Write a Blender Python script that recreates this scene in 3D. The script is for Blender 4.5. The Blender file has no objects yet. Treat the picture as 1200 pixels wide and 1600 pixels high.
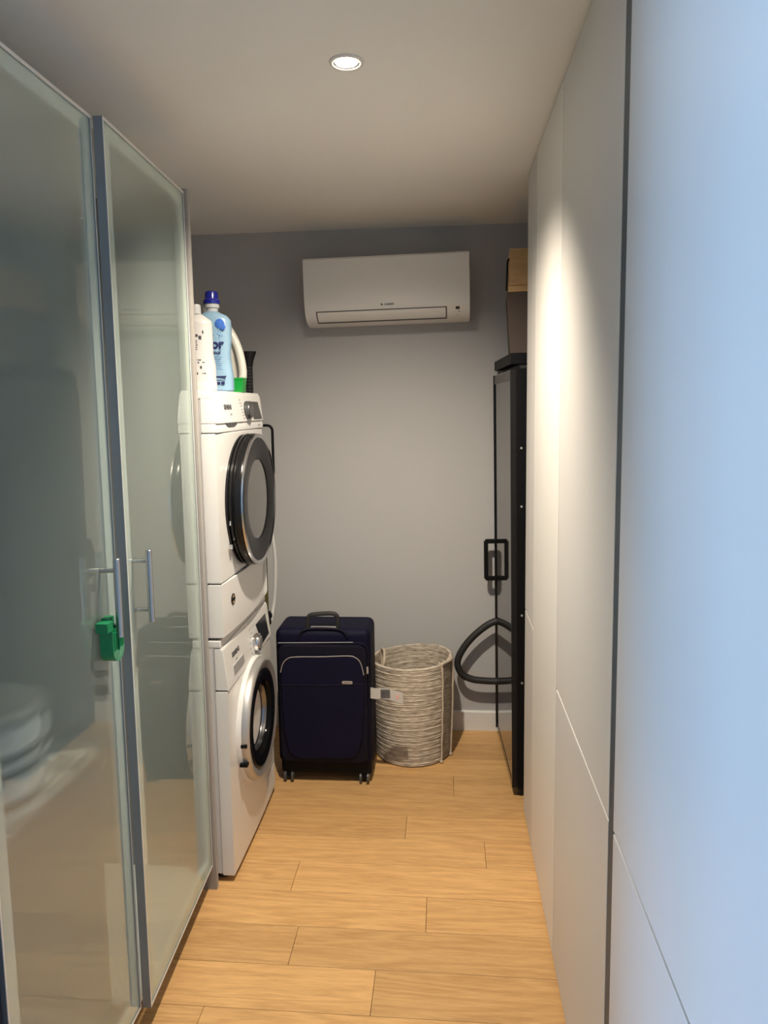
import bpy, bmesh, math, random
from mathutils import Vector, Matrix
random.seed(7)
PI = math.pi
S = bpy.context.scene
C = S.collection

# ------------------------------------------------------------------ camera
H, YB, XR, EYE = 2.436, 3.504, 0.305, 1.61
cam = bpy.data.cameras.new('camera')
co = bpy.data.objects.new('camera', cam); C.objects.link(co)
cam.sensor_fit = 'AUTO'; cam.sensor_width = 36; cam.lens = 25.596
cam.shift_x = 5.3/1600; cam.shift_y = -35.7/1600
cam.clip_start = 0.02
def cam_matrix(yaw, pitch, roll):
    M = Matrix.Rotation(yaw, 3, 'Z') @ Matrix.Rotation(pitch, 3, 'X') @ Matrix.Rotation(roll, 3, 'Y')
    r, f, u = M.col[0], M.col[1], M.col[2]
    return Matrix(((r.x, u.x, -f.x), (r.y, u.y, -f.y), (r.z, u.z, -f.z)))
co.matrix_world = Matrix.Translation((0, 0, EYE)) @ cam_matrix(0.0889, -0.1133, 0.0149).to_4x4()
S.camera = co

# ------------------------------------------------------------------ light
S.view_settings.view_transform = 'Standard'
S.view_settings.look = 'None'
S.view_settings.gamma = 1.0
S.view_settings.use_curve_mapping = False
S.view_settings.exposure = 0.35
W = bpy.data.worlds.new('daylight'); S.world = W
W.use_nodes = True
bg = W.node_tree.nodes['Background']
bg.inputs[0].default_value = (0.36, 0.62, 1.0, 1); bg.inputs[1].default_value = 33.0
WIN = (0.20, 1.50, 0.70, 2.20)          # window of the side room on the left: y0, y1, z0, z1
XL, XW, YS = -1.37, -4.0, 2.0                    # wall behind the glass cabinet, far wall of the side room
pl = bpy.data.lights.new('window_portal', 'AREA'); pl.shape = 'RECTANGLE'
pl.size = WIN[3]-WIN[2]; pl.size_y = WIN[1]-WIN[0]; pl.cycles.is_portal = True
po = bpy.data.objects.new('window_portal', pl); C.objects.link(po)
po.location = (XW-0.06, (WIN[0]+WIN[1])/2, (WIN[2]+WIN[3])/2); po.rotation_euler = (0, -PI/2, 0)
S.cycles.max_bounces = 12; S.cycles.diffuse_bounces = 6; S.cycles.glossy_bounces = 6
S.cycles.transmission_bounces = 8; S.cycles.sample_clamp_indirect = 6.0
LAMP = (-0.232, 1.847)
LAMP_W = 145.0

# ------------------------------------------------------------------ materials
def mat(name, col, rough=0.5, metal=0.0, spec=0.5, coat=0.0, bump=0.0, bscale=200, var=0.0, vscale=6, **kw):
    m = bpy.data.materials.new(name); m.use_nodes = True
    nt = m.node_tree; b = nt.nodes['Principled BSDF']
    b.inputs['Base Color'].default_value = (*col, 1); b.inputs['Roughness'].default_value = rough
    b.inputs['Metallic'].default_value = metal; b.inputs['Specular IOR Level'].default_value = spec
    b.inputs['Coat Weight'].default_value = coat; b.inputs['Coat Roughness'].default_value = kw.get('coat_rough', 0.03)
    if bump or var:
        tc = nt.nodes.new('ShaderNodeTexCoord')
    if bump:
        n = nt.nodes.new('ShaderNodeTexNoise'); n.inputs['Scale'].default_value = bscale; n.inputs['Detail'].default_value = 3
        nt.links.new(tc.outputs['Object'], n.inputs['Vector'])
        bp = nt.nodes.new('ShaderNodeBump'); bp.inputs['Strength'].default_value = bump; bp.inputs['Distance'].default_value = 0.001
        nt.links.new(n.outputs['Fac'], bp.inputs['Height']); nt.links.new(bp.outputs[0], b.inputs['Normal'])
    if var:
        n = nt.nodes.new('ShaderNodeTexNoise'); n.inputs['Scale'].default_value = vscale; n.inputs['Detail'].default_value = 4
        nt.links.new(tc.outputs['Object'], n.inputs['Vector'])
        mx = nt.nodes.new('ShaderNodeMix'); mx.data_type = 'RGBA'
        mx.inputs[6].default_value = (*[c*(1-var) for c in col], 1); mx.inputs[7].default_value = (*[min(1, c*(1+var)) for c in col], 1)
        nt.links.new(n.outputs['Fac'], mx.inputs[0]); nt.links.new(mx.outputs[2], b.inputs['Base Color'])
    return m
def emit(name, col, st):
    m = bpy.data.materials.new(name); m.use_nodes = True
    b = m.node_tree.nodes['Principled BSDF']
    b.inputs['Base Color'].default_value = (1, 1, 1, 1)
    b.inputs['Emission Color'].default_value = (*col, 1); b.inputs['Emission Strength'].default_value = st
    return m
def glass_frosted():
    m = bpy.data.materials.new('frosted_glass'); m.use_nodes = True
    nt = m.node_tree; nt.nodes.clear(); L = nt.links
    N = lambda t: nt.nodes.new('ShaderNode'+t)
    o = N('OutputMaterial')
    d = N('BsdfDiffuse'); d.inputs['Color'].default_value = (0.42, 0.51, 0.485, 1)
    r = N('BsdfRefraction'); r.inputs['Color'].default_value = (0.90, 0.97, 0.94, 1)
    r.inputs['Roughness'].default_value = 0.42; r.inputs['IOR'].default_value = 1.18
    t = N('BsdfTransparent'); t.inputs['Color'].default_value = (0.90, 0.97, 0.94, 1)
    a = N('MixShader'); a.inputs[0].default_value = 0.5
    b = N('MixShader'); b.inputs[0].default_value = 0.72
    g = N('BsdfGlossy'); g.inputs['Roughness'].default_value = 0.012; g.inputs['Color'].default_value = (0.95, 1, 0.97, 1)
    f = N('Fresnel'); f.inputs['IOR'].default_value = 2.5
    k = N('MixShader')
    ge = N('NewGeometry'); iv = N('Math'); iv.operation = 'SUBTRACT'; iv.inputs[0].default_value = 1.0
    mu = N('Math'); mu.operation = 'MULTIPLY'
    L.new(ge.outputs['Backfacing'], iv.inputs[1]); L.new(iv.outputs[0], mu.inputs[0]); L.new(f.outputs[0], mu.inputs[1])
    L.new(r.outputs[0], a.inputs[1]); L.new(t.outputs[0], a.inputs[2])
    L.new(d.outputs[0], b.inputs[1]); L.new(a.outputs[0], b.inputs[2])
    L.new(mu.outputs[0], k.inputs[0]); L.new(b.outputs[0], k.inputs[1]); L.new(g.outputs[0], k.inputs[2]); L.new(k.outputs[0], o.inputs[0])
    return m
def clear_glass():
    m = bpy.data.materials.new('clear_back_face'); m.use_nodes = True
    nt = m.node_tree; nt.nodes.clear()
    o = nt.nodes.new('ShaderNodeOutputMaterial'); t = nt.nodes.new('ShaderNodeBsdfTransparent')
    nt.links.new(t.outputs[0], o.inputs[0]); return m
def window_glass():
    m = bpy.data.materials.new('window_glass'); m.use_nodes = True
    nt = m.node_tree; nt.nodes.clear()
    o = nt.nodes.new('ShaderNodeOutputMaterial'); mx = nt.nodes.new('ShaderNodeMixShader')
    t = nt.nodes.new('ShaderNodeBsdfTransparent'); g = nt.nodes.new('ShaderNodeBsdfGlossy'); g.inputs['Roughness'].default_value = 0.02
    mx.inputs[0].default_value = 0.07
    nt.links.new(t.outputs[0], mx.inputs[1]); nt.links.new(g.outputs[0], mx.inputs[2]); nt.links.new(mx.outputs[0], o.inputs[0])
    return m
def oak(name, axis=0, base=((0.34, 0.165, 0.058), (0.78, 0.48, 0.205)), rough=0.42, sc=1.0, seed=True):
    m = bpy.data.materials.new(name); m.use_nodes = True
    nt = m.node_tree; L = nt.links; b = nt.nodes['Principled BSDF']
    tc = nt.nodes.new('ShaderNodeTexCoord'); oi = nt.nodes.new('ShaderNodeObjectInfo')
    mul = nt.nodes.new('ShaderNodeVectorMath'); mul.operation = 'MULTIPLY_ADD'
    mul.inputs[1].default_value = (1, 1, 1)
    cmb = nt.nodes.new('ShaderNodeCombineXYZ')
    k = nt.nodes.new('ShaderNodeMath'); k.operation = 'MULTIPLY'; k.inputs[1].default_value = 37.0 if seed else 0.0
    L.new(oi.outputs['Random'], k.inputs[0])
    for i in range(3): L.new(k.outputs[0], cmb.inputs[i])
    L.new(tc.outputs['Object'], mul.inputs[0]); L.new(cmb.outputs[0], mul.inputs[2])
    mp = nt.nodes.new('ShaderNodeMapping')
    s = [22*sc, 22*sc, 22*sc]; s[axis] = 1.7*sc
    mp.inputs['Scale'].default_value = s
    L.new(mul.outputs[0], mp.inputs['Vector'])
    n1 = nt.nodes.new('ShaderNodeTexNoise'); n1.inputs['Scale'].default_value = 0.55; n1.inputs['Detail'].default_value = 2; n1.inputs['Distortion'].default_value = 0.6
    L.new(mp.outputs[0], n1.inputs['Vector'])
    w = nt.nodes.new('ShaderNodeMath'); w.operation = 'MULTIPLY'; w.inputs[1].default_value = 16.0
    L.new(n1.outputs['Fac'], w.inputs[0])
    fr = nt.nodes.new('ShaderNodeMath'); fr.operation = 'PINGPONG'; fr.inputs[1].default_value = 1.0
    L.new(w.outputs[0], fr.inputs[0])
    n2 = nt.nodes.new('ShaderNodeTexNoise'); n2.inputs['Scale'].default_value = 9; n2.inputs['Detail'].default_value = 6; n2.inputs['Roughness'].default_value = 0.62
    L.new(mp.outputs[0], n2.inputs['Vector'])
    a = nt.nodes.new('ShaderNodeMath'); a.operation = 'MULTIPLY_ADD'; a.inputs[1].default_value = 0.24
    L.new(fr.outputs[0], a.inputs[0])
    a2 = nt.nodes.new('ShaderNodeMath'); a2.operation = 'MULTIPLY_ADD'; a2.inputs[1].default_value = 0.80; a2.inputs[2].default_value = 0.08
    L.new(n2.outputs['Fac'], a2.inputs[0]); L.new(a2.outputs[0], a.inputs[2])
    mx = nt.nodes.new('ShaderNodeMix'); mx.data_type = 'RGBA'
    mx.inputs[6].default_value = (*base[0], 1); mx.inputs[7].default_value = (*base[1], 1)
    L.new(a.outputs[0], mx.inputs[0])
    hs = nt.nodes.new('ShaderNodeHueSaturation')
    v = nt.nodes.new('ShaderNodeMapRange'); v.inputs[3].default_value = 0.88; v.inputs[4].default_value = 1.10
    L.new(oi.outputs['Random'], v.inputs[0]); L.new(v.outputs[0], hs.inputs['Value'])
    L.new(mx.outputs[2], hs.inputs['Color']); L.new(hs.outputs[0], b.inputs['Base Color'])
    b.inputs['Roughness'].default_value = rough; b.inputs['Specular IOR Level'].default_value = 0.35
    bp = nt.nodes.new('ShaderNodeBump'); bp.inputs['Strength'].default_value = 0.12; bp.inputs['Distance'].default_value = 0.001
    L.new(n2.outputs['Fac'], bp.inputs['Height']); L.new(bp.outputs[0], b.inputs['Normal'])
    return m
def straw():
    m = mat('seagrass', (0.5, 0.4, 0.28), 0.85, spec=0.2)
    nt = m.node_tree; L = nt.links; b = nt.nodes['Principled BSDF']
    tc = nt.nodes.new('ShaderNodeTexCoord'); mp = nt.nodes.new('ShaderNodeMapping'); mp.inputs['Scale'].default_value = (28, 28, 210)
    L.new(tc.outputs['Object'], mp.inputs['Vector'])
    n = nt.nodes.new('ShaderNodeTexNoise'); n.inputs['Scale'].default_value = 1; n.inputs['Detail'].default_value = 5
    L.new(mp.outputs[0], n.inputs['Vector'])
    r = nt.nodes.new('ShaderNodeValToRGB')
    e = r.color_ramp.elements
    e[0].position = 0.33; e[0].color = (0.30, 0.25, 0.195, 1); e[1].position = 0.68; e[1].color = (0.72, 0.64, 0.53, 1)
    L.new(n.outputs['Fac'], r.inputs[0]); L.new(r.outputs[0], b.inputs['Base Color'])
    bp = nt.nodes.new('ShaderNodeBump'); bp.inputs['Strength'].default_value = 0.5; bp.inputs['Distance'].default_value = 0.003
    L.new(n.outputs['Fac'], bp.inputs['Height']); L.new(bp.outputs[0], b.inputs['Normal'])
    return m
M = dict(
    wall=mat('wall_paint', (0.45, 0.45, 0.455), 0.75, spec=0.25, bump=0.15, bscale=300),
    ceil=mat('ceiling_paint', (0.90, 0.88, 0.85), 0.85, spec=0.2),
    base=mat('skirting_paint', (0.72, 0.71, 0.69), 0.5),
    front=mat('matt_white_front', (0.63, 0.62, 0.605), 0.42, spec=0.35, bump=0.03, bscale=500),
    front_lit=mat('matt_white_front_lit', (0.74, 0.73, 0.705), 0.42, spec=0.35, bump=0.03, bscale=500),  # paler copy of the cabinet front, downlight brightness put into the colour
    carcass=mat('white_carcass', (0.72, 0.71, 0.69), 0.5),
    channel=mat('blue_grey_channel', (0.05, 0.072, 0.092), 0.5),
    alu=mat('brushed_aluminium', (0.72, 0.71, 0.69), 0.45, metal=0.25),
    alu_grey=mat('grey_aluminium_edge', (0.24, 0.26, 0.29), 0.45, metal=0.5),
    lam=mat('grey_laminate', (0.55, 0.53, 0.50), 0.45),
    panelgrey=mat('end_panel_laminate', (0.33, 0.31, 0.29), 0.5),
    whiteframe=mat('pale_frame', (0.86, 0.86, 0.82), 0.55),
    steel=mat('handle_steel', (0.52, 0.53, 0.55), 0.26, metal=1.0),
    white=mat('enamel_white', (0.72, 0.715, 0.70), 0.28, coat=0.25),
    white2=mat('appliance_plastic', (0.70, 0.695, 0.68), 0.35),
    seam=mat('dark_seam', (0.10, 0.10, 0.10), 0.8),
    black=mat('gloss_black', (0.008, 0.008, 0.009), 0.16, spec=0.3),
    mblack=mat('matt_black', (0.006, 0.006, 0.007), 0.5, spec=0.12),
    rubber=mat('black_rubber', (0.015, 0.015, 0.016), 0.6),
    chrome=mat('chrome', (0.72, 0.72, 0.73), 0.16, metal=1.0),
    satin=mat('satin_silver', (0.50, 0.49, 0.48), 0.40, metal=0.7),
    smoked=mat('smoked_glass', (0.012, 0.012, 0.012), 0.04, spec=0.6),
    rimglass=mat('black_rim_glass', (0.006, 0.006, 0.007), 0.10, spec=0.06),
    bowl=mat('porthole_bowl', (0.02, 0.02, 0.024), 0.10, spec=0.35),
    dglass=mat('dryer_door_glass', (0.075, 0.072, 0.068), 0.16, spec=0.6, coat=0.5),
    disp=mat('display_black', (0.02, 0.02, 0.022), 0.2),
    dispgrey=mat('display_grey', (0.06, 0.06, 0.06), 0.35),
    darkknob=mat('dark_knob', (0.10, 0.10, 0.10), 0.3, metal=0.6), darkcap=mat('dark_knob_cap', (0.22, 0.22, 0.23), 0.18, metal=0.9),
    grey=mat('mid_grey_plastic', (0.30, 0.30, 0.30), 0.45),
    lgrey=mat('light_grey_plastic', (0.50, 0.50, 0.50), 0.5),
    ink=mat('dark_ink', (0.06, 0.06, 0.065), 0.6),
    inkgrey=mat('grey_ink', (0.30, 0.29, 0.28), 0.6),
    ac=mat('ac_plastic', (0.76, 0.74, 0.71), 0.42),
    navy=mat('navy_fabric', (0.0042, 0.0044, 0.019), 0.62, spec=0.14, bump=0.5, bscale=900, var=0.15, vscale=12),
    navy2=mat('navy_fabric_dark', (0.0038, 0.0038, 0.012), 0.65, spec=0.2, bump=0.5, bscale=900),
    straw=straw(), cord=mat('seagrass_cord', (0.50, 0.43, 0.34), 0.85, spec=0.2, bump=0.6, bscale=400),
    green=mat('green_rubber', (0.005, 0.22, 0.085), 0.4),
    greencup=mat('green_plastic', (0.01, 0.26, 0.04), 0.3),
    blue=mat('navy_blue_cap', (0.01, 0.015, 0.22), 0.22, coat=0.5),
    softblue=mat('light_blue_label', (0.21, 0.34, 0.46), 0.35, var=0.18, vscale=14),
    bubble=mat('blue_drop_print', (0.05, 0.14, 0.48), 0.3, var=0.4, vscale=60),
    bubble2=mat('pale_drop_print', (0.20, 0.38, 0.66), 0.3),
    inkblue=mat('navy_ink', (0.012, 0.014, 0.09), 0.5),
    bottle=mat('bottle_white', (0.49, 0.485, 0.48), 0.32),
    jug=mat('jug_ivory', (0.62, 0.61, 0.56), 0.35),
    clearp=mat('grey_clear_plastic', (0.45, 0.46, 0.47), 0.2, coat=0.4),
    paper=mat('white_paper', (0.78, 0.76, 0.73), 0.7),
    pink=mat('pink_print', (0.65, 0.40, 0.36), 0.7),
    glass=glass_frosted(), clear=clear_glass(), winglass=window_glass(),
    oak=oak('oak_plank'), pine=oak('pine_board', 0, ((0.36, 0.20, 0.08), (0.62, 0.40, 0.19)), 0.55, 1.6, False),
    brown=mat('dark_brown_board', (0.075, 0.052, 0.042), 0.75, var=0.1),
    dnavy=mat('dark_blue_filler', (0.012, 0.018, 0.035), 0.5),
    orange=mat('gold_print', (0.55, 0.36, 0.14), 0.5),
    yellow=mat('yellow_black_webbing', (0.06, 0.05, 0.012), 0.8, var=0.9, vscale=150),
    screwm=mat('screw_steel', (0.3, 0.25, 0.18), 0.5, metal=0.8),
    panelg=mat('pale_grey_panel', (0.42, 0.43, 0.43), 0.4),
    lens=emit('led_lens', (1.0, 0.86, 0.66), 60.0),
    cabin=mat('cabinet_inside', (0.72, 0.74, 0.73), 0.7),
    canister=mat('canister_white', (0.85, 0.86, 0.87), 0.4),
    band=mat('canister_band', (0.08, 0.08, 0.09), 0.5),
)

# ------------------------------------------------------------------ mesh helpers
def bmn(): return bmesh.new()
def box(bm, x0, x1, y0, y1, z0, z1, bev=0.0, seg=2, rot=None):
    t = bmesh.new()
    bmesh.ops.create_cube(t, size=1)
    bmesh.ops.scale(t, vec=(x1-x0, y1-y0, z1-z0), verts=t.verts)
    if bev > 0:
        bmesh.ops.bevel(t, geom=t.edges[:], offset=bev, segments=seg, profile=0.5, affect='EDGES')
    if rot is not None: bmesh.ops.transform(t, matrix=rot.to_4x4(), verts=t.verts)
    bmesh.ops.translate(t, vec=((x0+x1)/2, (y0+y1)/2, (z0+z1)/2), verts=t.verts)
    merge(bm, t)
def merge(bm, t, mtx=None):
    if mtx is not None: bmesh.ops.transform(t, matrix=mtx, verts=t.verts)
    me = bpy.data.meshes.new('tmp'); t.to_mesh(me); t.free(); bm.from_mesh(me); bpy.data.meshes.remove(me)
def tube(bm, pts, r, seg=10, closed=False, flat=None):
    pts = [Vector(p) for p in pts]; n = len(pts); rings = []; up = None
    for i, p in enumerate(pts):
        a = pts[(i-1) % n] if (closed or i > 0) else pts[i]
        b = pts[(i+1) % n] if (closed or i < n-1) else pts[i]
        d = (b-a).normalized()
        if up is None:
            up = Vector((0, 0, 1)) if abs(d.z) < 0.9 else Vector((1, 0, 0))
        s = d.cross(up).normalized(); up = s.cross(d).normalized()
        rr = r[i] if isinstance(r, (list, tuple)) else r
        fl = flat or 1.0
        rings.append([bm.verts.new(p + s*math.cos(2*PI*k/seg)*rr*fl + up*math.sin(2*PI*k/seg)*rr) for k in range(seg)])
    m = n if closed else n-1
    for i in range(m):
        A, B = rings[i], rings[(i+1) % n]
        for k in range(seg): bm.faces.new((A[k], A[(k+1) % seg], B[(k+1) % seg], B[k]))
    if not closed:
        bm.faces.new(rings[0][::-1]); bm.faces.new(rings[-1])
def smooth_path(pts, n=6, closed=False):
    pts = [Vector(p) for p in pts]; out = []; N = len(pts)
    rng = range(N if closed else N-1)
    for i in rng:
        g = lambda j: pts[j % N] if closed else pts[max(0, min(N-1, j))]
        p0, p1, p2, p3 = g(i-1), g(i), g(i+1), g(i+2)
        for k in range(n):
            t = k/n
            out.append(0.5*((2*p1)+(p2-p0)*t+(2*p0-5*p1+4*p2-p3)*t*t+(3*p1-p0-3*p2+p3)*t**3))
    if not closed: out.append(pts[-1])
    return out
def lathe(bm, prof, seg=40, mtx=None, sx=1.0, sy=1.0, cap0=True, cap1=True):
    t = bmesh.new(); rings = []
    for r, z in prof:
        if r < 1e-6: rings.append([t.verts.new((0, 0, z))])
        else: rings.append([t.verts.new((r*sx*math.cos(2*PI*k/seg), r*sy*math.sin(2*PI*k/seg), z)) for k in range(seg)])
    for A, B in zip(rings, rings[1:]):
        for k in range(seg):
            k2 = (k+1) % seg
            if len(A) == 1 and len(B) == 1: continue
            if len(A) == 1: t.faces.new((A[0], B[k], B[k2]) [::-1])
            elif len(B) == 1: t.faces.new((A[k], A[k2], B[0]))
            else: t.faces.new((A[k], A[k2], B[k2], B[k]))
    if cap0 and len(rings[0]) > 1: t.faces.new(rings[0][::-1])
    if cap1 and len(rings[-1]) > 1: t.faces.new(rings[-1])
    merge(bm, t, mtx)
def prism(bm, poly, a0, a1, axis='x', bev=0.0):
    """extrude a closed 2-D outline along an axis; outline is in the two other axes in order"""
    t = bmesh.new()
    def P(u, v, w): return {'x': (w, u, v), 'y': (u, w, v), 'z': (u, v, w)}[axis]
    A = [t.verts.new(P(u, v, a0)) for u, v in poly]; B = [t.verts.new(P(u, v, a1)) for u, v in poly]
    n = len(poly)
    fa = t.faces.new(A); fb = t.faces.new(B[::-1])
    for i in range(n): t.faces.new((A[i], B[i], B[(i+1) % n], A[(i+1) % n]))
    bmesh.ops.recalc_face_normals(t, faces=t.faces[:])
    if bev > 0:
        es = [e for e in t.edges if any(len(f.verts) > 4 or f in (fa, fb) for f in e.link_faces)]
        bmesh.ops.bevel(t, geom=es, offset=bev, segments=2, profile=0.5, affect='EDGES')
    merge(bm, t)
def rrect(w, h, r, n=5, cx=0, cy=0):
    out = []
    for sx, sy, a0 in ((1, 1, 0), (-1, 1, 90), (-1, -1, 180), (1, -1, 270)):
        for k in range(n+1):
            a = math.radians(a0+90*k/n); out.append((cx+sx*(w/2-r)+r*math.cos(a), cy+sy*(h/2-r)+r*math.sin(a)))
    return out
def put(name, bm, m, parent=None, loc=None, rot=None, smooth=True, ang=35):
    bmesh.ops.recalc_face_normals(bm, faces=bm.faces[:])
    me = bpy.data.meshes.new(name); bm.to_mesh(me); bm.free()
    if smooth:
        me.polygons.foreach_set('use_smooth', [True]*len(me.polygons))
        try: me.set_sharp_from_angle(angle=math.radians(ang))
        except Exception: pass
    me.materials.append(M[m] if isinstance(m, str) else m)
    o = bpy.data.objects.new(name, me); C.objects.link(o)
    if parent: o.parent = parent
    if smooth:
        wn = o.modifiers.new('weighted_normal', 'WEIGHTED_NORMAL'); wn.keep_sharp = True; wn.weight = 90
    if loc: o.location = loc
    if rot: o.rotation_euler = rot
    return o
def thing(name, label, cat, loc=(0, 0, 0), rot=(0, 0, 0), group=None):
    o = bpy.data.objects.new(name, None); C.objects.link(o); o.empty_display_size = 0.05
    o.location = loc; o.rotation_euler = rot; o['label'] = label; o['category'] = cat
    if group: o['group'] = group
    return o
def struct(o): o['kind'] = 'structure'; return o
def lab(o, label): o['label'] = label; return o
def text(name, body, size, m, parent, loc, rot, depth=0.0004, sx=1.0, shear=0.0, bold=0.0, align='CENTER'):
    cu = bpy.data.curves.new(name, 'FONT'); cu.body = body; cu.size = size; cu.extrude = depth; cu.align_x = align; cu.align_y = 'CENTER'
    cu.shear = shear; cu.offset = bold; cu.resolution_u = 3
    t = bpy.data.objects.new(name, cu); C.objects.link(t)
    bpy.context.view_layer.update()
    me = bpy.data.meshes.new_from_object(t.evaluated_get(bpy.context.evaluated_depsgraph_get()))
    bpy.data.objects.remove(t); bpy.data.curves.remove(cu)
    me.materials.clear(); me.materials.append(M[m]); me.name = name
    o = bpy.data.objects.new(name, me); C.objects.link(o); o.parent = parent
    o.location = loc; o.rotation_euler = rot; o.scale = (sx, 1, 1)
    return o
RX = (PI/2, 0, PI/2)      # text lying on a surface that faces +x, reading along +y

# ------------------------------------------------------------------ room shell
XR2, YF = 0.93, -1.75
def slab(name, args, m, holes=()):
    bm = bmn(); box(bm, *args); return struct(put(name, bm, m, smooth=False))
fl = slab('floor', (XW-0.1, XR2+0.1, YF-0.1, YB+0.1, -0.12, -0.0125), 'seam')
slab('ceiling', (XW-0.1, XR2+0.1, YF-0.1, YB+0.1, H, H+0.12), 'ceil')
slab('wall_back', (XL-0.1, XR2+0.1, YB, YB+0.1, -0.1, H+0.05), 'wall')
slab('wall_right', (XR2, XR2+0.1, YF, YB, -0.1, H+0.05), 'wall')
slab('wall_front', (XW-0.1, XR2+0.1, YF-0.1, YF, -0.1, H+0.05), 'wall')
bm = bmn(); y0, y1, z0, z1 = WIN
for a in ((YF, y0, -0.1, H+0.05), (y1, YS, -0.1, H+0.05), (y0, y1, -0.1, z0), (y0, y1, z1, H+0.05)):
    box(bm, XW-0.1, XW, *a)
struct(put('wall_left', bm, 'wall', smooth=False))
bm = bmn(); box(bm, XL-0.1, XL, 1.1175, YB, -0.1, H+0.05); struct(put('wall_left_rear', bm, 'wall', smooth=False))
bm = bmn(); box(bm, XL-0.1, -0.820, 1.055, 1.1170, -0.1, H); struct(put('wall_left_return', bm, 'wall', smooth=False))
bm = bmn(); box(bm, XW-0.1, XL-0.1, YS, YS+0.1, -0.1, H+0.05); struct(put('wall_left_end', bm, 'wall', smooth=False))
# skirting along the back wall
bm = bmn(); prism(bm, [(YB, 0.0), (YB-0.014, 0.0), (YB-0.014, 0.094), (YB-0.010, 0.100), (YB, 0.100)], XL, XR2, 'x')
struct(put('baseboard_back', bm, 'base', smooth=False))
# window (left of the photographer, lets the blue daylight in)
wf = bmn(); t = 0.05
for a in ((y0, y0+t, z0, z1), (y1-t, y1, z0, z1), (y0, y1, z0, z0+t), (y0, y1, z1-t, z1), ((y0+y1)/2-0.03, (y0+y1)/2+0.03, z0, z1)):
    box(wf, XW-0.08, XW-0.02, *a)
wo = struct(put('window_1', wf, 'base', smooth=False))
for a, b in ((y0+t, (y0+y1)/2-0.03), ((y0+y1)/2+0.03, y1-t)):
    bm = bmn(); box(bm, XW-0.054, XW-0.048, a, b, z0+t, z1-t); put('pane', bm, 'winglass', wo, smooth=False)

# oak laminate planks: every plank its own object, joints where the photograph has them
JOINT = {0: 0.030, 1: -0.95, 2: -0.156, 3: 0.138, 4: -0.523, 5: -0.066, 6: -0.462, 7: -0.2055, 8: -0.658}
ROWS = [3.032, 2.870, 2.711, 2.555, 2.398, 2.235, 2.074, 1.914, 1.7535]
edges = [YB, 3.350, 3.191] + ROWS
y = ROWS[-1]
while y > YF+0.02:
    y = max(YF, y-0.1605); edges.append(y)
PL = 1.29
for i in range(len(edges)-1):
    ya, yb = edges[i], edges[i+1]
    k = i-3
    j = JOINT.get(k, random.uniform(-1.2, 0.1))
    xs = [j]
    xl = XL if ya > 2.0 else XW
    while xs[0] > xl: xs.insert(0, xs[0]-PL)
    while xs[-1] < XR2: xs.append(xs[-1]+PL)
    for a, b in zip(xs, xs[1:]):
        a, b = max(a, xl), min(b, XR2)
        if b-a < 0.02: continue
        g = 0.0006
        bm = bmn(); w, l = (ya-yb)/2-g, (b-a)/2-g
        prism(bm, [(-l, -w), (l, -w), (l, w), (-l, w)], -0.012, 0.0, 'z', bev=0.0007)
        put('plank', bm, 'oak', fl, loc=((a+b)/2, (ya+yb)/2, 0), smooth=False)

# ------------------------------------------------------------------ recessed ceiling light
lx, ly = LAMP
cl = thing('ceiling_light', 'round recessed white downlight glowing in the ceiling', 'light', (lx, ly, H))
bm = bmn(); lathe(bm, [(0.030, 0.0), (0.030, -0.002), (0.035, -0.0045), (0.0415, -0.003), (0.0425, 0.0)], 48, cap0=False, cap1=False)
put('trim_ring', bm, 'base', cl)
bm = bmn(); lathe(bm, [(0.0, -0.002), (0.026, -0.002), (0.0275, -0.0005)], 40, cap1=False)
put('lens', bm, 'lens', cl)
bm = bmn(); lathe(bm, [(0.0305, -0.001), (0.0290, -0.0025), (0.0272, -0.001)], 40, cap0=False, cap1=False); put('reflector', bm, 'chrome', cl)
sp = bpy.data.lights.new('downlight_lamp', 'SPOT'); sp.energy = LAMP_W; sp.color = (1.0, 0.87, 0.70)
sp.spot_size = math.radians(122); sp.spot_blend = 1.0; sp.shadow_soft_size = 0.03
so = bpy.data.objects.new('downlight_lamp', sp); C.objects.link(so); so.parent = cl; so.location = (0, 0, -0.03)
so.rotation_euler = (math.radians(20), 0, 0)

# ------------------------------------------------------------------ right-hand run of tall white cabinets
def tall_cabinet(ya, yb, label, split, fm='front', gap0=0.002, gap1=0.0028):
    t = thing('tall_cabinet', label, 'cabinet', (XR, ya, 0), group='white tall cabinets along the right wall')
    w = yb-ya
    bm = bmn(); box(bm, 0.020, 0.60, 0.0005, w-0.0005, 0.004, H-0.004); put('carcass', bm, 'carcass', t, smooth=False)
    spans = [('door', 0.828, H-0.008), ('drawer_front', 0.012, 0.8215)] if split else [('door', 0.012, H-0.008)]
    for n, a, b in spans:
        bm = bmn(); box(bm, 0, 0.019, gap0, w-gap1, a, b, 0.0012, 2); put(n, bm, fm, t)
    return t
tall_cabinet(0.60, 1.292, 'white tall cabinet nearest the camera, right of the dark vertical groove', True, gap1=0.0005)
tb = tall_cabinet(1.331, 1.984, 'white tall cabinet just left of the dark groove, with a long lower drawer front', True, gap0=0.0005, gap1=0.0036)
tall_cabinet(1.984, 2.520, 'white tall cabinet with one full-height door lit by the ceiling light', False, 'front_lit', 0.0028)
tall_cabinet(2.520, 2.775, 'narrow white end cabinet farthest along the right wall, next to the black appliance', True)
bm = bmn(); box(bm, XR+0.0012, XR+0.60, 1.2922, 1.3308, 0.004, H-0.004)
struct(put('trim_1', bm, 'channel', smooth=False))
bm = bmn(); box(bm, XR, XR2-0.001, YF+0.001, 0.599, 0.0, H-0.001)
struct(put('wall_right_near', bm, 'wall', smooth=False))

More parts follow.
